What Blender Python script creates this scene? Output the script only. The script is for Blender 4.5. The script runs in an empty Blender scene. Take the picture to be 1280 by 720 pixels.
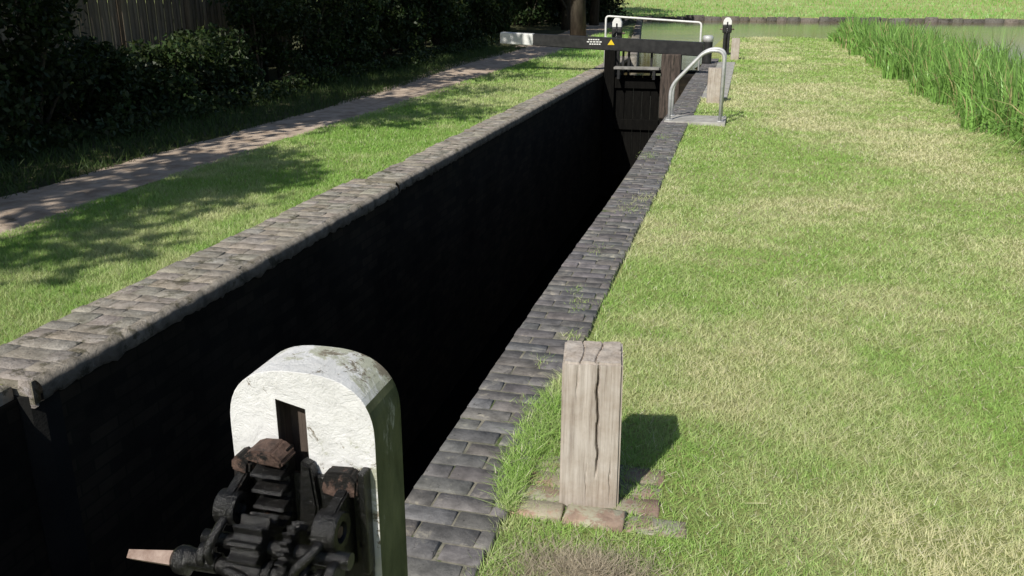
import bpy, bmesh, math, random
import numpy as np
from mathutils import Vector, Matrix
random.seed(7); R=np.random.default_rng(11)
scene=bpy.context.scene
col=scene.collection
# ------------------------------------------------------------ materials
def newmat(name):
    m=bpy.data.materials.new(name); m.use_nodes=True
    nt=m.node_tree; b=nt.nodes['Principled BSDF']
    b.inputs['Specular IOR Level'].default_value=0.3
    return m,nt,b
def noise(nt,scale,detail=6,rough=.6,vec=None,dist=0):
    n=nt.nodes.new('ShaderNodeTexNoise'); n.inputs['Scale'].default_value=scale
    n.inputs['Detail'].default_value=detail; n.inputs['Roughness'].default_value=rough
    n.inputs['Distortion'].default_value=dist
    if vec: nt.links.new(vec,n.inputs['Vector'])
    return n.outputs['Fac']
def coords(nt,scale=(1,1,1),kind='Object'):
    t=nt.nodes.new('ShaderNodeTexCoord'); mp=nt.nodes.new('ShaderNodeMapping')
    mp.inputs['Scale'].default_value=scale
    nt.links.new(t.outputs[kind],mp.inputs['Vector']); return mp.outputs['Vector']
def ramp(nt,fac,stops):
    r=nt.nodes.new('ShaderNodeValToRGB'); e=r.color_ramp.elements
    while len(e)<len(stops): e.new(0.5)
    for i,(p,c) in enumerate(stops):
        e[i].position=p; e[i].color=(c[0],c[1],c[2],1) if hasattr(c,'__len__') else (c,c,c,1)
    nt.links.new(fac,r.inputs['Fac']); return r.outputs['Color']
def mix(nt,fac,a,b,mode='MIX'):
    m=nt.nodes.new('ShaderNodeMixRGB'); m.blend_type=mode
    for k,v in ((0,fac),(1,a),(2,b)):
        if isinstance(v,(int,float)): m.inputs[k].default_value=v
        elif isinstance(v,tuple): m.inputs[k].default_value=(*v,1)
        else: nt.links.new(v,m.inputs[k])
    return m.outputs['Color']
def bump(nt,b,h,strength=.5,dist=.01):
    n=nt.nodes.new('ShaderNodeBump'); n.inputs['Strength'].default_value=strength
    n.inputs['Distance'].default_value=dist
    nt.links.new(h,n.inputs['Height']); nt.links.new(n.outputs['Normal'],b.inputs['Normal'])
def simple(name,c1,c2,scale=8,rough=.8,bs=.4,bd=.01,stretch=(1,1,1),metal=0,spots=None,attr=False,lo=.35,hi=.65,spots2=None,spec=None):
    m,nt,b=newmat(name); v=coords(nt,stretch)
    c=ramp(nt,noise(nt,scale,8,.65,v),[(lo,c1),(hi,c2)])
    for s_ in (spots,spots2):
        if s_:
            s=ramp(nt,noise(nt,s_[1],8,.75,v,.3),[(s_[2],0),(s_[2]+.06,1)])
            c=mix(nt,s,c,s_[0])
    if attr:
        a=nt.nodes.new('ShaderNodeAttribute'); a.attribute_name='Col'
        c=mix(nt,1.0,c,a.outputs['Color'],'MULTIPLY')
    nt.links.new(c,b.inputs['Base Color'])
    b.inputs['Roughness'].default_value=rough; b.inputs['Metallic'].default_value=metal
    if spec: b.inputs['Specular IOR Level'].default_value=spec
    bump(nt,b,noise(nt,scale*4,8,.7,v),bs,bd)
    return m
def leafmat(name,trans=.3,rough=.5,tint=(1,1,1)):
    m,nt,b=newmat(name)
    a=nt.nodes.new('ShaderNodeAttribute'); a.attribute_name='Col'
    c=mix(nt,1.0,a.outputs['Color'],tint,'MULTIPLY')
    nt.links.new(c,b.inputs['Base Color']); b.inputs['Roughness'].default_value=rough
    t=nt.nodes.new('ShaderNodeBsdfTranslucent'); nt.links.new(c,t.inputs['Color'])
    ms=nt.nodes.new('ShaderNodeMixShader'); ms.inputs[0].default_value=trans
    out=nt.nodes['Material Output']
    nt.links.new(b.outputs[0],ms.inputs[1]); nt.links.new(t.outputs[0],ms.inputs[2]); nt.links.new(ms.outputs[0],out.inputs['Surface'])
    return m
M={}
M['grass']=leafmat('grass_blades',.36,.5)
M['leaf']=leafmat('leaves',.2,.5)
M['reed']=leafmat('reed_leaves',.3,.4)
M['bark']=simple('bark',(.035,.028,.02),(.09,.075,.055),6,.95,.8,.03,(1,1,.25))
M['darkwall']=simple('shade_tone_wall',(.003,.003,.003),(.009,.009,.008),3,.9,.5,.02)  # shade put into the colour: quoin face stays near-black in direct sun
M['coping_l']=simple('worn_stone',(.23,.205,.17),(.43,.39,.335),11,.92,1.0,.02,spots=((.13,.12,.085),5,.55),attr=True,spots2=((.50,.48,.44),17,.61))
M['bluebrick']=simple('blue_brick',(.088,.084,.082),(.19,.18,.175),14,.75,.8,.006,spots=((.27,.25,.215),7,.57),attr=True,spots2=((.045,.043,.04),19,.60))
M['redbrick']=simple('red_brick',(.22,.15,.12),(.38,.27,.215),14,.9,.7,.006,spots=((.34,.31,.24),8,.48),attr=True)
M['mortar']=simple('mortar',(.10,.10,.075),(.27,.25,.20),18,.95,.6,.006,spots=((.07,.10,.03),4,.55))
M['concrete']=simple('concrete',(.26,.25,.23),(.42,.41,.38),7,.9,.4,.005)
M['path']=simple('path_dirt',(.33,.25,.185),(.60,.49,.39),3.5,.95,.8,.03,spots=((.18,.14,.09),2.3,.60),spots2=((.62,.55,.46),30,.62))
M['galv']=simple('galvanised',(.42,.43,.43),(.6,.6,.6),12,.5,.1,.002,metal=.3)
M['black']=simple('black_paint',(.012,.012,.013),(.03,.03,.03),9,.55,.3,.003,spots=((.08,.07,.06),14,.66))
M['white']=simple('white_paint',(.62,.62,.6),(.8,.8,.78),9,.6,.3,.002,spots=((.3,.29,.24),11,.64))
M['yellow']=simple('yellow_paint',(.7,.5,.02),(.8,.6,.04),9,.5,.1,.002)
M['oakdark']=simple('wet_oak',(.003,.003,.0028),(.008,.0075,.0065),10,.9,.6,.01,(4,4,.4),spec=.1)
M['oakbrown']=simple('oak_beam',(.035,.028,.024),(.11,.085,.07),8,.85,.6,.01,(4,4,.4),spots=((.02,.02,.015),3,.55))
M['plank']=simple('fence_boards',(.20,.15,.10),(.34,.27,.19),6,.9,.5,.01,(4,4,.3),attr=True)
M['footboard']=simple('grey_board',(.16,.155,.14),(.30,.29,.27),9,.9,.3,.01,(1,5,1))
M['iron']=simple('greasy_iron',(.003,.003,.0032),(.011,.0105,.010),22,.2,.7,.005,metal=0,spots=((.06,.034,.022),12,.65),spots2=((.12,.11,.10),50,.70),spec=.45)
M['rust']=simple('rusty_iron',(.045,.028,.022),(.18,.115,.09),25,.7,.9,.008,spots=((.012,.011,.01),13,.5))
M['rod']=simple('worn_steel',(.17,.11,.085),(.34,.26,.22),20,.6,.5,.004,metal=.1,spots=((.08,.045,.03),9,.52))
M['algae_shade']=simple('algae_shade_side',(.05,.06,.025),(.16,.17,.09),9,.85,.5,.006,(1,1,.4),spots=((.4,.4,.36),7,.60))  # green algae plus the shade of this side, both put into the colour
def paint_old():
    m,nt,b=newmat('weathered_white_paint'); v=coords(nt)
    c=ramp(nt,noise(nt,6,8,.6,v),[(.3,(.72,.72,.70)),(.6,(.88,.88,.87))])
    t=nt.nodes.new('ShaderNodeTexCoord'); sp=nt.nodes.new('ShaderNodeSeparateXYZ'); nt.links.new(t.outputs['Object'],sp.inputs[0])
    def madd(a,f,b_):
        q=nt.nodes.new('ShaderNodeMath'); q.operation='MULTIPLY_ADD'; nt.links.new(a,q.inputs[0]); q.inputs[1].default_value=f; nt.links.new(b_,q.inputs[2]); return q.outputs[0]
    k1=madd(sp.outputs['Y'],1.0,madd(sp.outputs['X'],.45,noise(nt,6.5,12,.8,v,.4)))
    s2=ramp(nt,k1,[(.52,0),(.58,1)])
    c=mix(nt,s2,c,(.50,.51,.40))
    k2=madd(sp.outputs['Y'],.5,madd(sp.outputs['X'],.3,noise(nt,13,12,.8,v,.6)))
    s=ramp(nt,k2,[(.565,0),(.59,1)])
    c=mix(nt,s,c,(.24,.21,.155))
    nt.links.new(c,b.inputs['Base Color']); b.inputs['Roughness'].default_value=.65
    bump(nt,b,noise(nt,22,12,.8,v,.4),.9,.008); return m
M['oldwhite']=paint_old()
def wood():
    m,nt,b=newmat('weathered_wood'); v=coords(nt,(1,1,.035)); v2=coords(nt)
    g=noise(nt,80,10,.75,v,.15)
    c=ramp(nt,g,[(.28,(.21,.175,.15)),(.45,(.41,.365,.32)),(.7,(.58,.53,.48))])
    s=ramp(nt,noise(nt,5,8,.7,v2),[(.4,(1,1,1)),(.72,(.68,.61,.54))])
    c=mix(nt,1.0,c,s,'MULTIPLY')
    nt.links.new(c,b.inputs['Base Color']); b.inputs['Roughness'].default_value=.9
    bump(nt,b,g,.6,.004); return m
M['bollard']=wood()
def brickwall():
    m,nt,b=newmat('damp_brick_wall')
    t=nt.nodes.new('ShaderNodeTexCoord'); sp=nt.nodes.new('ShaderNodeSeparateXYZ'); cb=nt.nodes.new('ShaderNodeCombineXYZ')
    nt.links.new(t.outputs['Object'],sp.inputs[0]); nt.links.new(sp.outputs['Y'],cb.inputs['X']); nt.links.new(sp.outputs['Z'],cb.inputs['Y'])
    br=nt.nodes.new('ShaderNodeTexBrick'); nt.links.new(cb.outputs[0],br.inputs['Vector'])
    br.inputs['Scale'].default_value=1; br.inputs['Brick Width'].default_value=.23; br.inputs['Row Height'].default_value=.078
    br.inputs['Mortar Size'].default_value=.006
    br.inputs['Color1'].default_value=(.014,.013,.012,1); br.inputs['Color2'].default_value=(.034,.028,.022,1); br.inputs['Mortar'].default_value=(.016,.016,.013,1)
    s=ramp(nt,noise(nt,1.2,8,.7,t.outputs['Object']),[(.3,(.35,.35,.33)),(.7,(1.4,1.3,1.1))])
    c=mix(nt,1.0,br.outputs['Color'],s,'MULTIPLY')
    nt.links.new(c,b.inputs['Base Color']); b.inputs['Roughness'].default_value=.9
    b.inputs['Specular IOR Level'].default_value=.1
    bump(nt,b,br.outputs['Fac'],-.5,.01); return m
M['wallbrick']=brickwall()
def groundmat():
    m,nt,b=newmat('lawn_soil'); v=coords(nt)
    c=ramp(nt,noise(nt,1.0,8,.7,v),[(.32,(.28,.37,.11)),(.5,(.39,.43,.17)),(.68,(.50,.48,.28))])
    f=ramp(nt,noise(nt,60,6,.75,v),[(.3,(.55,.55,.5)),(.7,(1.2,1.2,1.15))])
    c=mix(nt,1.0,c,f,'MULTIPLY')
    nt.links.new(c,b.inputs['Base Color']); b.inputs['Roughness'].default_value=.95
    b.inputs['Specular IOR Level'].default_value=.1
    bump(nt,b,noise(nt,70,8,.8,v),.8,.03); return m
M['ground']=groundmat()
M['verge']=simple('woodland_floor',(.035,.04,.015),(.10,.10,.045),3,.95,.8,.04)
def water(name,c,rough,bs,sc,spec=.5):
    m,nt,b=newmat(name); v=coords(nt,(1,.45,1))
    b.inputs['Base Color'].default_value=(*c,1); b.inputs['Roughness'].default_value=rough
    b.inputs['Specular IOR Level'].default_value=spec
    bump(nt,b,noise(nt,sc,4,.5,v),bs,.05); return m
M['pond']=water('pond_water',(.125,.098,.042),.10,.06,2.5,.12)
M['lockwater']=water('lock_water',(.004,.004,.003),.08,.06,2)
# ------------------------------------------------------------ mesh helpers
def npmesh(name,verts,faces,mat,colr=None,smooth=False,parent=None):
    verts=np.asarray(verts,dtype=np.float32); faces=np.asarray(faces,dtype=np.int32)
    me=bpy.data.meshes.new(name); n,k=faces.shape
    me.vertices.add(len(verts)); me.vertices.foreach_set('co',verts.ravel())
    me.loops.add(n*k); me.loops.foreach_set('vertex_index',faces.ravel())
    me.polygons.add(n); me.polygons.foreach_set('loop_start',np.arange(0,n*k,k,dtype=np.int32))
    me.polygons.foreach_set('loop_total',np.full(n,k,dtype=np.int32))
    if colr is not None:
        a=me.color_attributes.new('Col','FLOAT_COLOR','POINT')
        c4=np.ones((len(verts),4),dtype=np.float32); c4[:,:3]=colr; a.data.foreach_set('color',c4.ravel())
    me.update(calc_edges=True); me.validate()
    if smooth: me.polygons.foreach_set('use_smooth',np.ones(len(me.polygons),dtype=bool))
    me.materials.append(mat)
    o=bpy.data.objects.new(name,me); col.objects.link(o)
    if parent: o.parent=parent
    return o
def empty(name,loc=(0,0,0),rot=0):
    e=bpy.data.objects.new(name,None); col.objects.link(e); e.location=loc; e.rotation_euler=(0,0,rot); return e
def bmobj(bm,name,mat,parent=None,smooth=False):
    me=bpy.data.meshes.new(name); bmesh.ops.recalc_face_normals(bm,faces=bm.faces); bm.to_mesh(me); bm.free()
    if smooth:
        for p in me.polygons: p.use_smooth=True
    me.materials.append(mat); o=bpy.data.objects.new(name,me); col.objects.link(o)
    if parent: o.parent=parent
    return o
def box(name,lo,hi,mat,parent=None,bev=.005,rot=None,seg=2):
    bm=bmesh.new(); bmesh.ops.create_cube(bm,size=1)
    s=[hi[i]-lo[i] for i in range(3)]; c=[(hi[i]+lo[i])/2 for i in range(3)]
    for v in bm.verts: v.co=Vector((v.co[i]*s[i] for i in range(3)))
    if bev: bmesh.ops.bevel(bm,geom=bm.edges[:],offset=bev,segments=seg,affect='EDGES',profile=.6)
    o=bmobj(bm,name,mat,parent); o.location=c
    if rot: o.rotation_euler=rot
    return o
def prism(name,pts,axis,a0,a1,mat,parent=None,bev=0):
    bm=bmesh.new()
    def co(p,a): return (p[0],a,p[1]) if axis=='y' else ((a,p[0],p[1]) if axis=='x' else (p[0],p[1],a))
    A=[bm.verts.new(co(p,a0)) for p in pts]; B=[bm.verts.new(co(p,a1)) for p in pts]
    bm.faces.new(A); bm.faces.new(B[::-1]); n=len(pts)
    for i in range(n): bm.faces.new((A[i],A[(i+1)%n],B[(i+1)%n],B[i]))
    bmesh.ops.recalc_face_normals(bm,faces=bm.faces)
    if bev:
        es=[e for e in bm.edges if len(e.link_faces)==2 and e.calc_face_angle(0)>.5]
        bmesh.ops.bevel(bm,geom=es,offset=bev,segments=2,affect='EDGES')
    return bmobj(bm,name,mat,parent)
def tube(name,pts,rad,mat,parent=None,seg=10):
    pts=[Vector(p) for p in pts]; n=len(pts)
    rs=rad if hasattr(rad,'__len__') else [rad]*n
    bm=bmesh.new(); rings=[]; prev=None
    for i,p in enumerate(pts):
        t=(pts[min(i+1,n-1)]-pts[max(i-1,0)]).normalized()
        if prev is None:
            a=Vector((0,0,1)) if abs(t.z)<.9 else Vector((1,0,0)); u=t.cross(a).normalized()
        else: u=(prev-t*prev.dot(t)).normalized()
        prev=u; w=t.cross(u)
        rings.append([bm.verts.new(p+(u*math.cos(2*math.pi*k/seg)+w*math.sin(2*math.pi*k/seg))*rs[i]) for k in range(seg)])
    for i in range(n-1):
        for k in range(seg): bm.faces.new((rings[i][k],rings[i][(k+1)%seg],rings[i+1][(k+1)%seg],rings[i+1][k]))
    bm.faces.new(rings[0][::-1]); bm.faces.new(rings[-1])
    o=bmobj(bm,name,mat,parent,smooth=True)
    o.data.polygons[len(o.data.polygons)-1].use_smooth=False; o.data.polygons[len(o.data.polygons)-2].use_smooth=False
    return o
def fillet(pts,r=.12,n=6):
    pts=[Vector(p) for p in pts]; out=[pts[0]]
    for i in range(1,len(pts)-1):
        a=pts[i]+(pts[i-1]-pts[i]).normalized()*r; b=pts[i]+(pts[i+1]-pts[i]).normalized()*r
        for k in range(n+1):
            t=k/n; out.append(a*(1-t)**2+pts[i]*2*t*(1-t)+b*t*t)
    out.append(pts[-1]); return out
_grids={}
def vn(x,y,s,seed):
    g=_grids.setdefault(seed,np.random.default_rng(seed).random((256,256)))
    X=x/s+1000.3; Y=y/s+1000.7; xi=np.floor(X).astype(int); yi=np.floor(Y).astype(int)
    fx=X-xi; fy=Y-yi; fx=fx*fx*(3-2*fx); fy=fy*fy*(3-2*fy)
    a=g[xi%256,yi%256]; b=g[(xi+1)%256,yi%256]; c=g[xi%256,(yi+1)%256]; d=g[(xi+1)%256,(yi+1)%256]
    return (a*(1-fx)+b*fx)*(1-fy)+(c*(1-fx)+d*fx)*fy
def fbm(x,y,s,seed):
    return (vn(x,y,s,seed)*.5+vn(x,y,s/2.1,seed+1)*.3+vn(x,y,s/4.3,seed+2)*.2)
# ------------------------------------------------------------ constants
XL,XR=-3.19,-1.12
GATE_Y=21.0
def xl(y): return -3.3-np.clip(y-26,0,60)*.11
def s01(a,w=.5):
    t=np.clip(a/w,0,1); return t*t*(3-2*t)
def pondmask(x,y):
    a=s01(y-25.7)*s01(-1.2-x)*s01(x-xl(y))
    b=s01(x-3.5)
    tip=39+.8*np.sin(x*1.2)-.10*(x-1.2)**2
    c=s01(y-tip)*s01(x-xl(y))
    m=np.maximum(np.maximum(a,b),c)
    return m*s01(68.6-y)*s01(75-x,2)*s01(y+30,3)
def gz(x,y):
    z=-.03+(.02*(fbm(x,y,2.2,50)-.5))*s01(np.abs(x+2.2)-1.9,.5)
    z=z+np.clip(y-68.6,0,80)*.075
    z=z+np.where(x<-8,np.clip(-8-x,0,30)*.03,0)
    return z-1.1*pondmask(x,y)
# ------------------------------------------------------------ ground
xs=np.unique(np.round(np.concatenate([[-500,-300,-180,-120,-80,-60,-45,-35,-28,-22,-18,-15,-13],np.arange(-12,-4,.5),np.arange(-4,-3.4,.2),[-3.4],
   np.arange(-3.0,-.9,.4),[-.9],np.arange(-.8,5,.25),np.arange(5,12,1),np.arange(12,80,4),[75.5,76,77,80,100,150,250,500]]),3))
ys=np.unique(np.round(np.concatenate([[-500,-250,-120,-60,-35,-30,-29,-28,-27,-20,-14,-11,-8],np.arange(-7,10,.5),np.arange(10,45,.5),np.arange(45,67,1),
   np.arange(67,70,.25),np.arange(70,90,2),[26],np.arange(90,150,8),[180,250,350,500,800]]),3))
GX,GY=np.meshgrid(xs,ys,indexing='ij'); GZ=gz(GX,GY)
V=np.stack([GX,GY,GZ],-1).reshape(-1,3); nx,ny=len(xs),len(ys)
F=[]
for i in range(nx-1):
    cx=(xs[i]+xs[i+1])/2
    for j in range(ny-1):
        cy=(ys[j]+ys[j+1])/2
        if -3.4<cx<-.9 and -8<cy<26: continue
        F.append((i*ny+j,(i+1)*ny+j,(i+1)*ny+j+1,i*ny+j+1))
g=npmesh('ground',V,np.array(F),M['ground'],smooth=True)
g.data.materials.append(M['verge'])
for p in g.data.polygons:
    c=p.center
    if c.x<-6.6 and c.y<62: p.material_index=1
# path
yy=np.concatenate([np.arange(-12,24,.3),np.arange(24,64,1)])
def pathc(y): return -6.02-.012*np.clip(y-8,0,100)**1.35+ .10*np.sin(y*.5)
pv=[];pf=[]
for i,y in enumerate(yy):
    w=.50+.04*np.clip(y-12,0,10)+.05*math.sin(y*2.3)
    for k,f in enumerate((-1,-.5,0,.5,1)):
        x=pathc(y)+w*f+ (random.uniform(-.06,.06) if abs(f)==1 else 0)
        pv.append((x,y,float(gz(np.array(x),np.array(y)))+(.006 if abs(f)==1 else .014)))
    if i:
        for k in range(4):
            a=(i-1)*5+k; pf.append((a,a+1,a+6,a+5))
npmesh('towpath',pv,np.array(pf),M['path'],smooth=True)
# ------------------------------------------------------------ water
def sheet(name,rects,z,mat):
    v=[];f=[]
    for (x0,x1,y0,y1) in rects:
        b=len(v); v+=[(x0,y0,z),(x1,y0,z),(x1,y1,z),(x0,y1,z)]; f.append((b,b+1,b+2,b+3))
    return npmesh(name,v,np.array(f),mat)
sheet('canal_water',[(-3.4,-.9,GATE_Y+.12,26),(-14,3,26,69.5),(3,77,-31,69.5)],-.28,M['pond'])
sheet('lock_chamber_water',[(-3.4,-.9,-8,GATE_Y)],-2.9,M['lockwater'])
# ------------------------------------------------------------ lock walls
lw=empty('lock_chamber_walls')
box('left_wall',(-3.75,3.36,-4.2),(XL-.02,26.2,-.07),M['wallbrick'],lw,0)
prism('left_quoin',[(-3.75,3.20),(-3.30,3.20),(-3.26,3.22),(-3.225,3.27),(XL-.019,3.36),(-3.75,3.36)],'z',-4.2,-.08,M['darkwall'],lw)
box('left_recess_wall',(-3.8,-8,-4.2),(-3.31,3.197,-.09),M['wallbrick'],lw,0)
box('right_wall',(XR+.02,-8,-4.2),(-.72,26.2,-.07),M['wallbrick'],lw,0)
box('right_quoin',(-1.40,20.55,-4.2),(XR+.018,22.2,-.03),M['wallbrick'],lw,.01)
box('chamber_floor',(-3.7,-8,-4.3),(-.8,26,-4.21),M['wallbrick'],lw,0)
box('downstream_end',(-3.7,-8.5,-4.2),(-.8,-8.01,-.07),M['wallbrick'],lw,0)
def bricks(name,specs,mat,parent=None,ch=.008,h=.075,tone=(.75,1.2),hj=.003,rj=.01,tilt=.012):
    V=[];F=[];C=[]
    for (cx,cy,sx,sy,z) in specs:
        b=len(V); a=random.gauss(0,rj); ca,sa=math.cos(a),math.sin(a)
        tx,ty=random.gauss(0,tilt),random.gauss(0,tilt); zj=random.gauss(0,hj)
        t=random.uniform(*tone); tc=(t*random.uniform(.95,1.05),t,t*random.uniform(.94,1.06))
        hx,hy=sx/2,sy/2
        for (ix,iz) in ((0,-h),(0,-ch),(ch,0)):
            for (ux,uy) in ((-1,-1),(1,-1),(1,1),(-1,1)):
                jx=random.gauss(0,min(ch*.3,.004)); jy=random.gauss(0,min(ch*.3,.004))
                x=ux*(hx-ix)+jx; y=uy*(hy-ix)+jy
                V.append((cx+x*ca-y*sa,cy+x*sa+y*ca,z+zj+iz+x*tx+y*ty)); C.append(tc)
        for r in (0,4):
            for k in range(4):
                k2=(k+1)%4; F.append((b+r+k,b+r+k2,b+r+4+k2,b+r+4+k))
        F.append((b+8,b+9,b+10,b+11))
    return npmesh(name,V,np.array(F),mat,np.array(C),parent=parent)
cr=empty('brick_coping')
sp=[]; y=-6.0; row=0
while y<26:
    rl=.102+random.uniform(-.003,.003)
    wob=.012*math.sin(y*.9)
    if row%2==0: cuts=[0,.225,.39]
    else: cuts=[0,.112,.337,.39]
    for a,b in zip(cuts[:-1],cuts[1:]):
        wa=b-a-.010
        if b==.39: wa+=random.uniform(-.012,.02)
        if random.random()<.012: continue
        sp.append((XR+wob+(a+b)/2+.003,y+rl/2,wa,rl-.011,0))
    y+=rl; row+=1
bricks('coping_bricks',sp,M['bluebrick'],cr,ch=.005,h=.1,hj=.0025,tilt=.010,tone=(.75,1.25))
box('mortar_bed',(XR+.015,-6,-.12),(-.74,26,-.008),M['mortar'],cr,0)
# left coping
cl=empty('stone_coping')
sp=[]; y=3.22
while y<26:
    if y<8.0: w,l,zz=.54,random.uniform(.10,.16),.008
    else: w,l,zz=.38,random.uniform(.11,.17),.028
    n=3 if y<8 else 2
    cuts=[.045]+sorted([.045+(w-.045)*(k/n)+random.uniform(-.06,.06) for k in range(1,n)])+[w+random.uniform(-.02,.02)]
    for a,b in zip(cuts[:-1],cuts[1:]):
        if random.random()<.02: continue
        sp.append((XL-(a+b)/2+random.gauss(0,.003),y+l/2,b-a-.002,l-.002,zz))
    y+=l
y=-3
while y<3.19:
    l=random.uniform(.2,.32)
    if y+l>3.10: l=3.205-y
    sp.append((-3.33-.12,y+l/2,.24,l-.006,-.02)); sp.append((-3.33-.36,y+l/2,.23,l-.006,-.02)); y+=l
bricks('coping_stones',sp,M['coping_l'],cl,ch=.004,h=.15,tone=(.88,1.10),hj=.0022,rj=.010,tilt=.012)
def nosing(name,y0,y1,z):
    V=[];F=[];C=[]; prof=[]
    for k in range(6):
        a=math.pi/2*k/5; prof.append((-.05+.05*math.sin(a),-.05+.05*math.cos(a)))
    prof=[(-.06,0)]+prof+[(0,-.10),(-.03,-.12)]
    ysx=np.arange(y0,y1,.045); nxt=0; t=1
    for i,yv in enumerate(ysx):
        if yv>=nxt: t=random.uniform(.88,1.1); nxt=yv+random.uniform(.25,.5); joint=True
        else: joint=False
        j=.004 if joint else 0
        o1=random.gauss(0,.003); o2=random.gauss(0,.0025)
        for k,(px,pz) in enumerate(prof):
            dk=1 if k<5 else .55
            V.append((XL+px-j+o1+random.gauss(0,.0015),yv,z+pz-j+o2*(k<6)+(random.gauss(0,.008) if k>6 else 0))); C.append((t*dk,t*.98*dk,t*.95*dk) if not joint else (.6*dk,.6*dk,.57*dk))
    m=len(prof)
    for i in range(len(ysx)-1):
        for k in range(m-1): F.append((i*m+k,(i+1)*m+k,(i+1)*m+k+1,i*m+k+1))
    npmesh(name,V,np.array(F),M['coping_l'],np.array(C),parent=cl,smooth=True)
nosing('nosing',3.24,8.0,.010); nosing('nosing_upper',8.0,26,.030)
box('mortar_bed',(-3.71,3.22,-.12),(XL-.04,7.99,.003),M['coping_l'],cl,0)
box('mortar_bed_upper',(-3.55,8,-.12),(XL-.04,26,.023),M['coping_l'],cl,0)
for nm in cl.children:
    if nm.name.startswith('mortar'):
        a=nm.data.color_attributes.new('Col','FLOAT_COLOR','POINT')
        for d_ in a.data: d_.color=(.75,.75,.7,1)
# ------------------------------------------------------------ bollards
def bollard(loc,rot,near=False):
    e=empty('wooden_bollard',loc,rot)
    w,h=.11,.585
    bm=bmesh.new(); bmesh.ops.create_cube(bm,size=1)
    for v in bm.verts: v.co=Vector((v.co.x*2*w,v.co.y*2*w,(v.co.z+.5)*(h+.15)-.15))
    bmesh.ops.bevel(bm,geom=bm.edges[:],offset=.008,segments=2,affect='EDGES')
    if near:
        bmesh.ops.subdivide_edges(bm,edges=[e_ for e_ in bm.edges if e_.calc_length()>.05],cuts=60,use_grid_fill=True)
        from mathutils import noise as mn
        for v in bm.verts:
            tap=1-.03*(v.co.z/h); v.co.x*=tap; v.co.y*=tap
            z=v.co.z
            for (cx,wd,dp,z0,z1) in ((.022,.0055,.03,.12,.6),(-.05,.0035,.006,.42,.6),(.072,.0035,.006,0,.22),(-.015,.0035,.006,.0,.2)):
                line=cx+.003*math.sin(z*9)+.0022*math.sin(z*37)+.001*math.sin(z*90)
                fade=max(0,min(1,(z-z0)/.08,(z1-z)/.08))
                if v.co.y<-w*.85:
                    d=abs(v.co.x-line); v.co.y+=dp*fade*max(0,1-d/wd)
                if v.co.x>w*.85:
                    d=abs(v.co.y-line); v.co.x-=dp*fade*max(0,1-d/wd)
            if z>h-.004:
                for (c0,am,ph) in ((.022,.012,0),(-.04,.008,1.3)):
                    d=abs(v.co.x-(c0+am*math.sin(v.co.y*20+ph))); v.co.z-=.012*max(0,1-d/.004)
            nz=mn.noise(Vector((v.co.x*14,v.co.y*14,v.co.z*5)))*.002+mn.noise(Vector((v.co.x*60,v.co.y*60,v.co.z*2)))*.0012
            v.co+=Vector((v.co.x,v.co.y,0)).normalized()*nz
            if v.co.z>h-.03: v.co.z+=mn.noise(v.co*22)*.006
    bmobj(bm,'post',M['bollard'],e)
    return e
bollard((-.455,2.965,-.03),math.radians(8.5),True)
bollard((-.50,15.8,-.03),.05)
bollard((-.32,26.0,-.03),0)
pad=empty('bollard_brick_pad')
sp=[]
for k,x in enumerate((-.74,-.515,-.29)): sp.append((x+.11+.0,2.785+random.uniform(-.01,.01),.215,.105,-.012+random.uniform(-.008,.004)))
for k in range(3):
    sp.append((-.63,2.90+k*.112,.20,.104,-.016)); sp.append((-.26,2.90+k*.112,.16,.104,-.018))
bricks('pad_bricks',sp,M['redbrick'],pad,ch=.008,h=.07,hj=.005,rj=.03)
box('pad_mortar',(-.73,2.75,-.1),(-.2,3.2,-.028),M['mortar'],pad,0)
sl=empty('concrete_slab')
box('slab',(-1.08,13.0,-.06),(-.22,13.75,.02),M['concrete'],sl,.01)
for k in range(9): box('slab_far_%d'%k,(-.73,16.4+k*.95,-.06),(-.28,16.4+k*.95+.93,-.004+.003*random.random()),M['concrete'],sl,.008)
# ------------------------------------------------------------ ladder handrail
hr=empty('ladder_handrail')
for k,yy0 in enumerate((13.12,13.58)):
    pts=[(-1.02,yy0,.0),(-1.02,yy0,.50),(-.56,yy0,1.0),(-.30,yy0,1.0),(-.30,yy0,.0)]
    tube('hoop_%d'%k,fillet(pts,.13,7),.024,M['galv'],hr,12)
    for x in (-1.02,-.30):
        tube('flange_%d_%d'%(k,int(-x*10)),[(x,yy0,.02),(x,yy0,.032)],.055,M['galv'],hr,12)
ld=empty('wall_ladder')
for yy0 in (13.15,13.5): tube('stile',[(XR-.05,yy0,-3.4),(XR-.05,yy0,-.12)],.018,M['galv'],ld,8)
for k in range(11): tube('rung_%d'%k,[(XR-.05,13.15,-3.3+k*.3),(XR-.05,13.5,-3.3+k*.3)],.012,M['galv'],ld,8)
# ------------------------------------------------------------ top gate
gt=empty('lock_gate')
for k in range(8):
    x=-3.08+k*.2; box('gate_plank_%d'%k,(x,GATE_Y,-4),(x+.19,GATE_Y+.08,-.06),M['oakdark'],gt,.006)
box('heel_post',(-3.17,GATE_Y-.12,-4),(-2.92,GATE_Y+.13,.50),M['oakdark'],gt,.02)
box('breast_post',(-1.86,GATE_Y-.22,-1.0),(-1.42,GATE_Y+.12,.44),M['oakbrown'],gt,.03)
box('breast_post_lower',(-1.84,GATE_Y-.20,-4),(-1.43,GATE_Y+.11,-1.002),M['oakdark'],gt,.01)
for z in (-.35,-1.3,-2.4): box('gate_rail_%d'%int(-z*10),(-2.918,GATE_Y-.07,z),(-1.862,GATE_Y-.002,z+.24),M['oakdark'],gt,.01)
box('footboard',(-2.91,GATE_Y-.38,.10),(-1.88,GATE_Y-.10,.15),M['footboard'],gt,.006)
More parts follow.
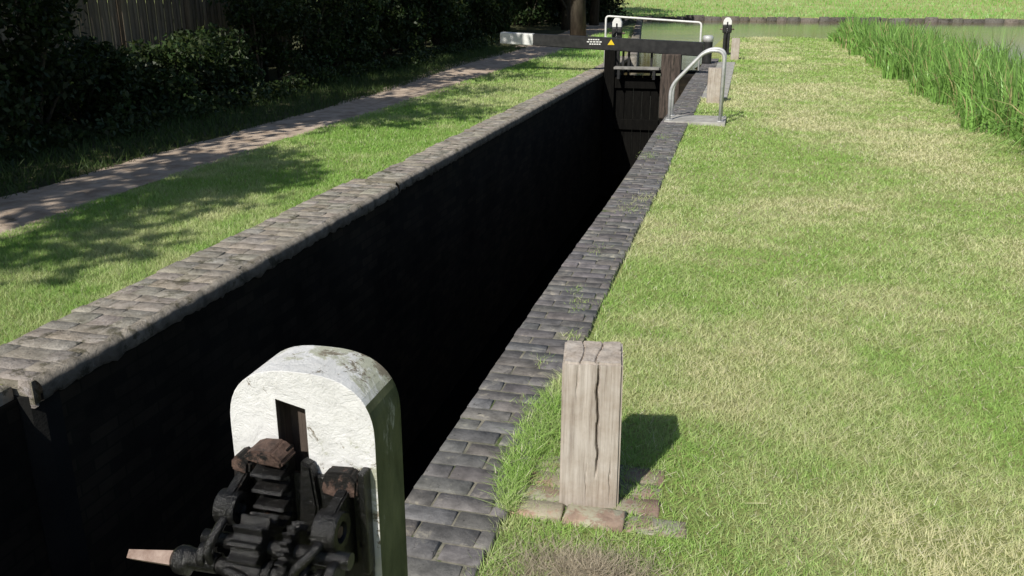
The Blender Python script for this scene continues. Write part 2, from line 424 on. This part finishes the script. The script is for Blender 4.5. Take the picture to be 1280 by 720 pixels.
for x in (-2.8,-2.0): box('footboard_bracket',(x-.03,GATE_Y-.36,-.12),(x+.03,GATE_Y-.135,.098),M['black'],gt,.004)
for x in (-2.75,-2.62,-2.1): box('stanchion',(x-.025,GATE_Y+.0,-.058),(x+.025,GATE_Y+.05,.50),M['black'],gt,.004)
def beamseg(name,x0,x1,mat):
    def zc(x): return .565+(-1.45-x)*.042
    def hh(x): return .128+(x+5.6)*.005
    bm=bmesh.new(); vs=[]
    for x in (x0,x1):
        for (dy,s) in ((-.14,-1),(.14,-1),(.14,1),(-.14,1)):
            vs.append(bm.verts.new((x,GATE_Y+dy,zc(x)+s*hh(x))))
    bm.faces.new(vs[:4]); bm.faces.new(vs[4:][::-1])
    for k in range(4): bm.faces.new((vs[k],vs[(k+1)%4],vs[4+(k+1)%4],vs[4+k]))
    bmesh.ops.recalc_face_normals(bm,faces=bm.faces)
    bmesh.ops.bevel(bm,geom=bm.edges[:],offset=.015,segments=2,affect='EDGES')
    return bmobj(bm,name,mat,gt)
beamseg('balance_beam',-4.86,-.95,M['black'])
beamseg('balance_beam_white_end',-5.65,-4.86,M['white'])
zb=.66
for r,(a,b) in enumerate(((-3.55,-3.28),(-3.58,-3.22),(-3.52,-3.25))):
    n=5
    for k in range(n):
        x0=a+(b-a)*k/n; box('notice_word_%d_%d'%(r,k),(x0,GATE_Y-.148,zb+.06-r*.05),(x0+(b-a)/n*.75,GATE_Y-.1415,zb+.085-r*.05),M['white'],gt,0)
prism('warning_triangle',[(-3.10,zb-.04),(-2.94,zb-.04),(-3.02,zb+.08)],'y',GATE_Y-.149,GATE_Y-.142,M['yellow'],gt)
gr=empty('gate_guard_rail')
yb=GATE_Y+.95
tube('rail',fillet([(-3.32,yb,-.3),(-3.32,yb,1.22),(-1.08,yb,1.09),(-1.08,yb,-.3)],.08,4),.024,M['white'],gr,10)
tube('brace',[(-3.32,yb,.75),(-3.1,yb-.35,.55)],.02,M['white'],gr,8)
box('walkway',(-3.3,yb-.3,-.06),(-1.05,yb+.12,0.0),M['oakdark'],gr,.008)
def stand(loc,h,r=.12):
    e=empty('paddle_gear_stand',loc)
    box('column',(-r*.8,-r*.8,0),(r*.8,r*.8,h*.62),M['black'],e,.02)
    box('gear_case',(-r*1.1,-r,h*.60),(r*1.1,r,h*.82),M['black'],e,.03)
    prism('white_cap',[(-r,h*.82),(r,h*.82),(r,h*.92),(r*.6,h),(0,h*1.02),(-r*.6,h),(-r,h*.92)],'y',-r*.9,r*.9,M['white'],e,.01)
    tube('spindle',[(-r*1.7,-.02,h*.7),(r*1.7,-.02,h*.7)],.022,M['rod'],e,8)
    tube('rack_rod',[(0,-r*1.05,.05),(0,-r*1.05,h*.9)],.018,M['iron'],e,8)
    return e
stand((-.62,28,-.03),1.06)
stand((-3.12,GATE_Y+1.5,-.02),1.18,.11)
st=empty('mooring_post',(-1.0,24.2,0))
tube('shaft',[(0,0,-.05),(0,0,.05),(0,0,.52),(0,0,.54)],[.13,.12,.13,.13],M['black'],st,18)
tube('cap',[(0,0,.54),(0,0,.66),(0,0,.70),(0,0,.71)],[.14,.14,.11,.02],M['galv'],st,18)
# ------------------------------------------------------------ near paddle gear
PG=empty('lock_paddle_gear',(-.536,1.0,.612)); PG.scale=(.66,.66,.66)
W=.16; H=1.085
pts=[(-W,-1.0),(W,-1.0)]
arc=[]
for k in range(0,25):
    a=math.pi*k/24; c,s=math.cos(a),math.sin(a)
    x=W*(abs(c)**.75)*(1 if c>=0 else -1); z=H-.135+.135*(abs(s)**.8)
    arc.append((x,z))
pts+=arc
post=prism('post',pts,'y',-.065,.075,M['oldwhite'],PG)
cut=prism('cutter',[(-.052,.45),(.012,.45),(.012,1.005),(-.052,1.02)],'y',-.2,-.01,M['black'])
cut.parent=PG
bpy.context.view_layer.update()
md=post.modifiers.new('b','BOOLEAN'); md.object=cut; md.operation='DIFFERENCE'; md.solver='EXACT'
bpy.context.view_layer.objects.active=post
bpy.ops.object.modifier_apply(modifier='b')
bpy.data.objects.remove(cut)
post.data.materials.clear()
for mm in (M['oldwhite'],M['algae_shade'],M['oakbrown']): post.data.materials.append(mm)
for p in post.data.polygons:
    c=p.center
    p.material_index=0
    if p.normal.x>.9 and c.x>.1: p.material_index=1
    if -.06<c.x<.02 and c.y>-.06 and c.y<.06 and abs(c.z-.735)<.29: p.material_index=2
bv=post.modifiers.new('bev','BEVEL'); bv.width=.008; bv.segments=3; bv.limit_method='ANGLE'; bv.angle_limit=.6
box('base_plinth',(-.26,-.22,-1.0),(.26,.2,-.90),M['concrete'],PG,.02)
I,RU=M['iron'],M['rust']
def rackprof():
    p=[(-.068,.55),(-.095,.55)]; z=.575
    while z<.895:
        p+=[(-.095,z),(-.104,z+.003),(-.130,z+.008),(-.134,z+.0125),(-.130,z+.017),(-.104,z+.022),(-.095,z+.025)]
        z+=.0365
    p+=[(-.095,.925),(-.068,.925)]
    return p
prism('rack_bar',rackprof(),'x',-.085,-.018,I,PG,.0012)
prism('rack_head',[(-.096,.912),(-.060,.905),(-.014,.902),(-.012,.916),(-.035,.936),(-.075,.934),(-.095,.926)],'y',-.132,-.068,RU,PG,.005)
prism('rack_head_tab',[(-.138,.875),(-.098,.868),(-.094,.896),(-.112,.912),(-.135,.902)],'y',-.118,-.067,RU,PG,.006)
prism('rack_guide',[(-.010,.70),(.022,.70),(.040,.80),(.030,.895),(.008,.905),(.000,.82)],'y',-.096,-.068,I,PG,.005)
def gear(name,xc,yc,zc,r,w,n,mat,parent):
    pts=[]
    for k in range(n):
        a=2*math.pi*k/n; d=2*math.pi/n
        for (f,rr) in ((0,r*.74),(.20,r*.76),(.32,r*.92),(.38,r),(.56,r),(.62,r*.92),(.74,r*.76)):
            pts.append((yc+math.cos(a+d*f)*rr,zc+math.sin(a+d*f)*rr))
    return prism(name,pts,'x',xc-w/2,xc+w/2,mat,parent,.0012)
gear('pinion',-.050,-.188,.760,.062,.062,11,I,PG)
gear('drive_wheel',.028,-.185,.755,.060,.018,18,I,PG)
def bracket(name,x,wd,r,zc,yc,mat):
    pts=[(-.066,zc-.13),(-.066,zc+.060),(-.085,zc+.060)]
    for k in range(13):
        a=math.pi/2+math.pi*k/12*.98; pts.append((yc+math.cos(a)*r,zc+math.sin(a)*r))
    pts+=[(-.085,zc-.13)]
    prism(name,pts,'x',x-wd/2,x+wd/2,mat,PG,.004)
    n=24; bm=bmesh.new(); x0,x1=x-wd*.9,x+wd*.9; rings=[]
    for (xx,rr) in ((x0,r*.98),(x1-.004,r*.98),(x1,r*.90),(x1,r*.52),(x1-.012,r*.48)):
        rings.append([bm.verts.new((xx,yc+rr*math.cos(2*math.pi*k/n),zc+rr*math.sin(2*math.pi*k/n))) for k in range(n)])
    for i in range(len(rings)-1):
        for k in range(n): bm.faces.new((rings[i][k],rings[i][(k+1)%n],rings[i+1][(k+1)%n],rings[i+1][k]))
    bm.faces.new(rings[0]); bm.faces.new(rings[-1])
    bmobj(bm,name+'_eye',mat,PG)
    tube(name+'_pin',[(x,yc,zc),(x1-.004,yc,zc)],r*.28,RU,PG,12)
    for dz in (-.09,.04):
        tube(name+'_bolt',[(x+.032,-.064,zc+dz),(x+.032,-.090,zc+dz)],.012,mat,PG,6)
bracket('bearing_left',-.122,.024,.036,.812,-.15,I)
bracket('bearing_right',.100,.026,.042,.800,-.16,I)
box('back_plate',(-.140,-.078,.60),(.145,-.0655,.865),I,PG,.004)
prism('right_cheek',[(.050,.84),(.085,.832),(.128,.838),(.132,.875),(.118,.893),(.062,.889)],'y',-.100,-.0665,RU,PG,.005)
box('right_strap',(.132,-.098,.66),(.147,-.066,.895),I,PG,.004)
prism('left_cheek',[(-.148,.838),(-.112,.835),(-.104,.872),(-.122,.890),(-.146,.884)],'y',-.095,-.0665,RU,PG,.005)
tube('cross_shaft',[(-.165,-.188,.760),(.15,-.185,.755)],.017,I,PG,16)
def sqbar(name,p0,p1,r0,r1,mat):
    t=tube(name,[p0,p1],[r0,r1],mat,PG,4)
    for p in t.data.polygons: p.use_smooth=False
    return t
tube('hub_collar',[(-.215,-.22,.722),(-.205,-.22,.722),(-.185,-.22,.722),(-.180,-.215,.724),(-.12,-.215,.724)],[.022,.029,.030,.022,.021],I,PG,18)
sqbar('spindle_end',(-.318,-.225,.717),(-.20,-.22,.722),.012,.021,M['rod'])
tube('lower_shaft',[(-.2,-.215,.722),(.13,-.215,.715)],.018,I,PG,16)
sqbar('spindle_far_end',(.12,-.2,.700),(.27,-.17,.690),.018,.014,M['galv'])
tube('pawl_link',fillet([(-.125,-.222,.720),(-.135,-.232,.760),(-.122,-.205,.795),(-.120,-.165,.812)],.014,4),.0095,I,PG,12)
tube('pawl_handle',fillet([(.052,-.225,.705),(.055,-.240,.752),(.086,-.225,.785),(.100,-.175,.800)],.014,4),.0105,I,PG,12)
tube('curved_arm',fillet([(-.10,-.225,.71),(-.085,-.245,.735),(-.05,-.248,.728),(-.03,-.235,.70)],.012,4),.010,I,PG,12)
tube('lift_rod',[(-.095,-.26,.62),(-.08,-.25,.69),(-.072,-.235,.728)],[.010,.010,.012],M['rod'],PG,12)
for (x,r,z,w_) in ((-.150,.027,.742,.009),(.125,.034,.735,.010),(.065,.030,.722,.012),(-.090,.027,.724,.010),(-.012,.028,.720,.010),(.095,.026,.720,.008)):
    tube('collar',[(x-w_,-.212,z-.004),(x-w_*.7,-.212,z-.004),(x+w_*.7,-.212,z-.004),(x+w_,-.212,z-.004)],[r*.88,r,r,r*.88],I,PG,22)
for i in range(9):
    bm=bmesh.new(); bmesh.ops.create_icosphere(bm,subdivisions=3,radius=random.uniform(.006,.012))
    o=bmobj(bm,'grease_lump_%d'%i,I,PG,True); o.location=(random.uniform(-.1,.11),-.225+random.uniform(-.01,.02),random.uniform(.70,.74)); o.scale=(1.4,.8,.9)
# ------------------------------------------------------------ grass blades
def blades(name,X,Y,Z,h,w,colr,lean=.5):
    n=len(X); a=R.random(n)*2*np.pi; dx,dy=np.cos(a),np.sin(a)
    b=R.random(n)*2*np.pi; L=h*lean*R.random(n)*1.6; hh=h*(.6+.6*R.random(n))
    v=np.empty((n,3,3))
    v[:,0]=np.stack([X-dx*w/2,Y-dy*w/2,Z],-1); v[:,1]=np.stack([X+dx*w/2,Y+dy*w/2,Z],-1)
    v[:,2]=np.stack([X+np.cos(b)*L,Y+np.sin(b)*L,Z+hh],-1)
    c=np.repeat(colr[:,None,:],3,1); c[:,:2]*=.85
    return v.reshape(-1,3),c.reshape(-1,3)
def sample(x0,x1,y0,y1,rho,dref=4.0):
    out=[]
    y=y0
    while y<y1:
        st=max(.5,y*.1); yb=min(y1,y+st); d=max(y+st/2,1.0)
        r=rho*min(1,(dref/d)**2); n=int(r*(x1-x0)*(yb-y))
        out.append(np.stack([R.uniform(x0,x1,n),R.uniform(y,yb,n)],-1)); y=yb
    return np.concatenate(out)
def grasscol(X,Y,dark=1.0,sh=0):
    n=len(X); f=fbm(X,Y,1.3,5); f2=fbm(X,Y,.22,15); f3=vn(X*.8+Y*.1,Y*.3,.9,33)
    t=np.clip((f-.5)*1.7+.38+sh+(f2-.5)*1.1+(f3-.5)*.6+R.normal(0,.20,n),0,1)[:,None]
    green=np.array([.37,.57,.145]); straw=np.array([.79,.76,.46])
    c=green*(1-t)+straw*t
    s=(R.random(n)<.04)[:,None]; c=np.where(s,np.array([.80,.75,.55]),c)
    return np.clip(c*(R.uniform(.80,1.2,n)[:,None])*dark,0,.88)
P=sample(-.80,3.7,1.2,39.5,16000)
x,y=P[:,0],P[:,1]
edge=-.73+.08*(fbm(x*0,y,.5,71)-.35)
k=(x>edge)&(pondmask(x,y)<.05)
inpad=(x>-.72)&(x<-.18)&(y>2.73)&(y<3.2)
pg=fbm(x,y,.13,91)
front=(y<2.85)&(x<-.28)
k&=~(inpad&(R.random(len(x))>np.where(front,.12,.55)+.8*(pg>np.where(front,.58,.42))))
k&=~((np.abs(x+.455)<.115)&(np.abs(y-2.965)<.115))
k&=~((x<-.22)&(y>13)&(y<13.75)); k&=~((x<-.28)&(y>16.4)&(y<25)&(R.random(len(x))>.1))
dirt=np.exp(-(((x+.10)/.16)**2+((y-2.95)/.16)**2)); k&=~(R.random(len(x))<dirt*.6)
x,y=x[k],y[k]; n=len(x); d=np.maximum(y,1.5)
h=.021+.011*fbm(x,y,.6,44)+.018*np.exp(-((x-edge[k])/.06)**2)+.012*np.clip((x-2.7),0,1)
w=.0040*np.maximum(1,d/4)
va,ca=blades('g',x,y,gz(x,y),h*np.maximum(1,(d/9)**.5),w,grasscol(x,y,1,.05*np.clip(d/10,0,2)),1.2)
P=sample(-5.7,-3.55,2.5,24.5,11000,5.5)
x,y=P[:,0],P[:,1]
xo=np.where(y<8,-3.74,-3.58); k=(x<xo+.05*(fbm(x*0,y,.4,73)-.2))&(x>pathc(y)+.44+.2*(fbm(x,y,.5,61)-.5))
x,y=x[k],y[k]; d=y
vb,cb=blades('g',x,y,gz(x,y),.036*np.ones(len(x))*np.maximum(1,(d/9)**.5),.0042*np.maximum(1,d/4),grasscol(x,y,1,-.06)*np.array([.85,.92,.8]),.9)
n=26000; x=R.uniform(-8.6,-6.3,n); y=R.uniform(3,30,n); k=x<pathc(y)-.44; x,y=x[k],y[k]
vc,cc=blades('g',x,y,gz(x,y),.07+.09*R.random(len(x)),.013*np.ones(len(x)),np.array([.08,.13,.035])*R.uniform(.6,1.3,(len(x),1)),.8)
n=16000; x=R.uniform(-7,-3.5,n); y=R.uniform(24,45,n); k=(x>pathc(y)+.9)&(x<xl(y)-.2); x,y=x[k],y[k]
ve,ce=blades('g',x,y,gz(x,y),.08+.05*R.random(len(x)),.02*np.ones(len(x)),grasscol(x,y)*np.array([.8,1,.75]),.8)
tv=[];tc=[]
for (tx,ty,tn,tr) in ((-.86,5.0,120,.06),(-.93,5.25,60,.04),(-.88,7.6,200,.10),(-.80,8.0,160,.08),(-1.0,10.2,150,.1),(-.95,6.2,50,.05),(-.9,4.1,40,.04),(-.85,3.6,60,.04),(-.98,11.6,120,.08),(-.82,4.5,60,.05),(-3.72,4.5,60,.05),(-3.7,6.2,80,.05),(-3.6,9.5,90,.05)):
    x=R.normal(tx,tr*.6,tn); y=R.normal(ty,tr*1.3,tn)
    a_,b_=blades('t',x,y,np.full(tn,-.01),.03*np.ones(tn),.005*np.ones(tn),grasscol(x,y),1.2); tv.append(a_);tc.append(b_)
n=3600; y=R.uniform(2.72,3.95,n); wv=.11*np.sin(np.clip((y-2.68)/1.3,0,1)*np.pi)**.6*(.45+1.1*fbm(y*0,y,.18,17)); x=-.73-wv*R.random(n)**1.2+.05*R.random(n)
a_,b_=blades('t',x,y,np.full(n,-.004),.024+.03*R.random(n)**2,.0042*np.ones(n),grasscol(x,y,1,-.05),1.6); tv.append(a_);tc.append(b_)
n=4200; x=R.normal(-.38,.14,n); y=R.normal(2.44,.08,n); k=x>-.72; x,y=x[k],y[k]
vd,cd=blades('g',x,y,gz(x,y)+.015*np.exp(-((x+.38)/.15)**2-((y-2.46)/.08)**2),.025+.02*R.random(len(x)),.0035*np.ones(len(x)),np.array([.55,.48,.36])*R.uniform(.5,1.3,(len(x),1)),1.8)
VV=np.concatenate([va,vb,vc,ve,vd]+tv); CC=np.concatenate([ca,cb,cc,ce,cd]+tc)
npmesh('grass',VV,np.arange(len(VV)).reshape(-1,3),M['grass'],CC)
n=700; x=R.uniform(-.6,3.2,n); y=1.6+R.random(n)**1.5*14; L=R.uniform(.01,.04,n); a=R.random(n)*np.pi; z=gz(x,y)+.026
w=.0013; v=np.empty((n,4,3)); dx,dy=np.cos(a)*L,np.sin(a)*L; px,py=-np.sin(a)*w,np.cos(a)*w
v[:,0]=np.stack([x-dx-px,y-dy-py,z],-1);v[:,1]=np.stack([x+dx-px,y+dy-py,z+.004],-1);v[:,2]=np.stack([x+dx+px,y+dy+py,z+.006],-1);v[:,3]=np.stack([x-dx+px,y-dy+py,z],-1)
npmesh('grass_clippings',v.reshape(-1,3),np.arange(4*n).reshape(-1,4),M['grass'],np.repeat(np.array([.6,.58,.36])*R.uniform(.6,1.2,(n,1)),4,0))
# ------------------------------------------------------------ reeds
def reeds(name,X,Y,Hh,wd,seg=5,outx=-.15,fallen=0):
    n=len(X); Z=gz(X,Y); Z=np.maximum(Z,-.35)
    a=R.random(n)*2*np.pi; b=R.random(n)*2*np.pi; bend=Hh*np.where(R.random(n)<.25,R.uniform(.4,.9,n),R.uniform(.05,.35,n))
    dx=np.cos(b)*bend+outx*R.random(n); dy=np.sin(b)*bend; px,py=np.cos(a)*wd/2,np.sin(a)*wd/2
    fl=np.arange(n)<fallen
    dx=np.where(fl,-Hh*R.uniform(.5,1,n),dx)
    v=np.empty((n,(seg+1)*2,3))
    for s in range(seg+1):
        t=s/seg; q=t**2.2; tw=(1-t**2.5)*.95+.05; droop=1-.55*(bend/Hh)*t**3
        cx=X+dx*q; cy=Y+dy*q; cz=Z+(Hh)*t*droop
        cz=np.where(fl,Z+.05+Hh*.5*np.sin(t*2.9)*(1-t*.6),cz); cx=np.where(fl,X+dx*t,cx)
        v[:,2*s]=np.stack([cx-px*tw,cy-py*tw,cz],-1); v[:,2*s+1]=np.stack([cx+px*tw,cy+py*tw,cz],-1)
    f=[]
    for s in range(seg): f.append([2*s,2*s+1,2*s+3,2*s+2])
    f=np.array(f)[None]+(np.arange(n)*(seg+1)*2)[:,None,None]
    c=np.array([.21,.38,.09])*R.uniform(.5,1.45,(n,1)); s_=(R.random(n)<.08)[:,None]; c=np.where(s_,np.array([.46,.42,.2]),c)
    return npmesh(name,v.reshape(-1,3),f.reshape(-1,4),M['reed'],np.repeat(c,(seg+1)*2,0))
n=11000; Y=9.9+R.random(n)**1.15*28.5; X=3.2+R.random(n)**1.3*2.3+.18*np.sin(Y*1.7)+.12*np.sin(Y*4.1)+.2*np.exp(-(Y-10)/1.5)
nf=90; Y[:nf]=R.uniform(10.2,16,nf); X[:nf]=3.25+.2*R.random(nf)
cl_=fbm(X,Y,.7,88)
Hh=R.uniform(.8,1.35,n)*(.75+.5*cl_)*np.clip((X-2.9)/.6,.45,1)*np.clip((39.5-Y)/4,.4,1)
wd=R.uniform(.016,.04,n)*np.maximum(.8,Y/22); wd[:nf]=.014
reeds('reed_bed',X,Y,Hh,wd,fallen=nf)
# ------------------------------------------------------------ foliage
def leafcloud(cs,nper,size,base):
    cs=np.array(cs); m=len(cs); idx=np.repeat(np.arange(m),nper); n=len(idx)
    d=R.normal(size=(n,3)); d/=np.linalg.norm(d,axis=1)[:,None]; r=R.random(n)**(.45)
    p=cs[idx,:3]+d*r[:,None]*cs[idx,3:6]
    u=R.normal(size=(n,3)); u/=np.linalg.norm(u,axis=1)[:,None]
    w=np.cross(u,R.normal(size=(n,3))); w/=np.linalg.norm(w,axis=1)[:,None]
    s=size*R.uniform(.6,1.3,n)[:,None]
    v=np.stack([p-u*s,p-w*s*.5,p+u*s,p+w*s*.5],1)
    tone=R.uniform(.55,1.35,m)[idx]*R.uniform(.7,1.3,n)
    c=np.array(base)[None]*tone[:,None]*np.stack([R.uniform(.85,1.3,n),np.ones(n),R.uniform(.8,1.1,n)],-1)
    return v.reshape(-1,3),np.repeat(c,4,0)
def joinmesh(name,lv,lc,wood_tubes,leafm=None):
    nf=len(lv)//4
    o=npmesh(name,lv,np.arange(nf*4).reshape(-1,4),leafm or M['leaf'],lc)
    if wood_tubes:
        o2s=[tube('wood',p,r,M['bark'],None,8) for p,r in wood_tubes]
        bpy.ops.object.select_all(action='DESELECT')
        for q in o2s: q.select_set(True)
        o.select_set(True); bpy.context.view_layer.objects.active=o; bpy.ops.object.join()
    return o
def tree(x,y,h,rad,size=.13,nleaf=6500,base=(.055,.095,.025),low=.35,tr=.16,overx=0):
    z0=float(gz(np.array(float(x)),np.array(float(y))))-.1
    tubes=[]; cl=[]
    top=Vector((x+random.uniform(-.4,.4)+overx*.3,y+random.uniform(-.4,.4),z0+h*.85))
    tp=[Vector((x,y,z0)),Vector((x+random.uniform(-.1,.1),y,z0+h*.25)),Vector((x+random.uniform(-.2,.2)+overx*.1,y,z0+h*.55)),top]
    tubes.append((tp,[tr*1.25,tr,tr*.7,tr*.15]))
    nb=11
    for k in range(nb):
        t=low+(1-low)*k/nb; b=tp[0].lerp(top,t*.95); a=random.uniform(0,2*math.pi)
        L=rad*random.uniform(.6,1.05)*(1-.45*max(0,t-.5)*2)
        e=b+Vector((math.cos(a)*L+overx*.6,math.sin(a)*L,L*random.uniform(.1,.6)))
        mid=b.lerp(e,.5)+Vector((0,0,.15))
        tubes.append(([b,mid,e],[tr*.4,tr*.25,tr*.06]))
        for q in (e,mid+Vector((random.uniform(-.5,.5),random.uniform(-.5,.5),.3)),e+Vector((random.uniform(-.7,.7),random.uniform(-.7,.7),random.uniform(-.4,.5)))):
            s=rad*random.uniform(.2,.38); cl.append((q.x,q.y,q.z,s*1.2,s*1.2,s*.75))
    lv,lc=leafcloud(cl,int(nleaf/len(cl)),size,base)
    return joinmesh('tree',lv,lc,tubes)
def bush(x,y,h,rad,size=.055,nleaf=5000,base=(.028,.05,.014),name='hedge_bush'):
    z0=float(gz(np.array(float(x)),np.array(float(y)))); cl=[]; tubes=[]
    for k in range(20):
        a=random.uniform(0,2*math.pi); r=rad*math.sqrt(random.random())*.85; zz=h*random.uniform(.08,.9)
        s=rad*random.uniform(.25,.42); f=1-.35*(zz/h)
        q=(x+math.cos(a)*r*f,y+math.sin(a)*r*f,z0+zz); cl.append((*q,s,s,s*.9))
        if k%3==0: tubes.append(([(x,y,z0-.05),((x+q[0])/2,(y+q[1])/2,z0+zz*.6),q],[.03,.02,.006]))
    lv,lc=leafcloud(cl,int(nleaf/20),size,base)
    return joinmesh(name,lv,lc,tubes)
for y in np.arange(2.0,40,1.25):
    hgt=random.uniform(2.3,3.2); xx=-8.85+random.uniform(-.3,.3)-.03*max(0,y-10)-.012*max(0,y-8)**1.35*.7
    if 10.2<y<14.6: hgt=random.uniform(.8,1.15)
    bush(xx,y,hgt,random.uniform(.9,1.25),nleaf=6000 if y<20 else 3500,size=.05 if y<20 else .08)
for y in np.arange(0,44,2.2):
    if 11<y<19: continue
    bush(-11.5+random.uniform(-.4,.4)-.05*max(0,y-10),y,random.uniform(2.8,3.6),1.6,.1,2600,(.022,.04,.012))
cl2=[(-7.95-.012*max(0,y-8)**1.35+random.uniform(-.35,.25),y,.12,.32,.35,.18) for y in np.arange(2,36,.3)]
lv,lc=leafcloud(cl2,120,.045,(.035,.06,.018)); joinmesh('ivy_undergrowth',lv,lc,[])
for (x,y,h,r,ov) in ((-9.2,-3.0,8,2.4,.1),(-9.0,1.2,9,2.5,.6),(-9.2,5.0,9.5,2.8,1.6),(-9.6,9.5,10,2.8,1.4),(-11.8,13,9,2.6,0),(-9.8,17,9.5,2.8,.8),(-10.2,22,10,3,.8),(-10.4,27,10,3,.6),(-11,33,10,3,.4),(-10.5,39,10,3,.2)):
    tree(x,y,h,r,overx=ov,nleaf=4300 if y<12 else 6000)
for (x,y) in ((-8.9,44),(-12,47),(-15,44),(-8.4,50),(-11,54),(-14,51),(-18,50),(-9.3,60),(-13,60),(-17,58),(-22,55),(-10.5,66),(-14,68),(-19,66)):
    tree(x+random.uniform(-.5,.5),y,random.uniform(8,12),3.2,.2,3000,low=.15,tr=.22)
for k in range(26):
    xx=random.uniform(-20,-7.8); yb=random.uniform(46,68)
    bush(xx-.11*(yb-46)*.4,yb,2.8,1.8,.13,1600,(.022,.04,.012))
tree(-6.9,38,9,2.6,.18,4000,low=.4,tr=.28)
tree(-8.3,46,10,3,.18,4000,low=.35,tr=.3)
cl3=[(x,random.uniform(130,150),random.uniform(9,17),5,5,5) for x in np.arange(-90,170,3.2)]
lv,lc=leafcloud(cl3,220,.6,(.05,.085,.025)); joinmesh('unseen_reflection_trees',lv,lc,[])  # unseen tree mass, added to keep bare sky out of the water reflections
# ------------------------------------------------------------ fence
fe=empty('wooden_fence')
V=[];F=[];C=[]
for k in range(110):
    y0=6+k*.13; b=len(V); x0=-10.75+(.0 if k%2 else .02); t=random.uniform(.75,1.15); zt=2.15+random.uniform(-.01,.01)
    for (xx,yy1,zz) in ((0,0,.1),(.02,0,.1),(.02,.122,.1),(0,.122,.1),(0,0,zt),(.02,0,zt),(.02,.122,zt),(0,.122,zt)):
        V.append((x0+xx,y0+yy1,zz)); C.append((t,t,t))
    for q in ((0,1,5,4),(1,2,6,5),(2,3,7,6),(3,0,4,7),(4,5,6,7)): F.append(tuple(b+i for i in q))
npmesh('boards',V,np.array(F),M['plank'],np.array(C),parent=fe)
for k in range(8): box('fence_post_%d'%k,(-10.72,6+k*2.0,0),(-10.62,6.1+k*2.0,2.2),M['plank'],fe,.008)
for z in (.5,1.75): box('fence_rail_%d'%int(z*10),(-10.727,6,z),(-10.69,20.2,z+.09),M['oakbrown'],fe,.004)
for o in fe.children:
    if o.name.startswith('fence_post'):
        a=o.data.color_attributes.new('Col','FLOAT_COLOR','POINT')
        for d_ in a.data: d_.color=(1.15,1.15,1.15,1)
# ------------------------------------------------------------ far bank edging
ed=empty('bank_edging'); sp=[]
x=-8
while x<75:
    l=random.uniform(.5,1.4); sp.append((x+l/2,68.35+.1*math.sin(x*.3),l-.02,.35,.0)); x+=l
bricks('far_edging',sp,M['coping_l'],ed,ch=.06,h=.5,hj=.05,rj=.03,tone=(.25,.5))
sp=[]
for k in range(70):
    y=26.2+k*.6; sp.append((float(xl(y))+.1,y+.3,.3,.58,.0))
bricks('left_edging',sp,M['coping_l'],ed,ch=.03,h=.5,hj=.01,rj=.02,tone=(.5,.9))
n=26000; x=R.uniform(-10,60,n); y=68.7+R.random(n)**1.6*22
vz=gz(x,y); v_,c_=blades('f',x,y,vz,.16+.12*R.random(n),.05*np.ones(n),grasscol(x/3,y/3)*np.array([.7,1,.7]),.7)
npmesh('far_bank_grass',v_,np.arange(len(v_)).reshape(-1,3),M['grass'],c_)
# ------------------------------------------------------------ light, world, camera
el=math.radians(42); az=(.30,.954)
d=Vector((az[0]*math.cos(el),az[1]*math.cos(el),-math.sin(el)))
s=bpy.data.lights.new('sun','SUN'); s.energy=5; s.angle=math.radians(.53); s.color=(1,.955,.87)
so=bpy.data.objects.new('sun',s); col.objects.link(so); so.rotation_euler=d.to_track_quat('-Z','Y').to_euler(); so.location=(-5,-10,20)
w=bpy.data.worlds.new('World'); scene.world=w; w.use_nodes=True; nt=w.node_tree
sk=nt.nodes.new('ShaderNodeTexSky'); sk.sky_type='NISHITA'; sk.sun_disc=False; sk.sun_elevation=el
sk.sun_rotation=math.atan2(-az[0],-az[1])
nt.links.new(sk.outputs[0],nt.nodes['Background'].inputs[0]); nt.nodes['Background'].inputs[1].default_value=.085
cam=bpy.data.cameras.new('camera'); co=bpy.data.objects.new('camera',cam); col.objects.link(co)
cam.sensor_width=36; cam.lens=1108/1280*36; cam.clip_end=2000; cam.clip_start=.05
co.location=(0,0,1.8); co.rotation_euler=(math.radians(90-18.56),0,math.radians(14.4)); scene.camera=co
scene.view_settings.view_transform='Standard'; scene.view_settings.look='None'; scene.view_settings.exposure=0
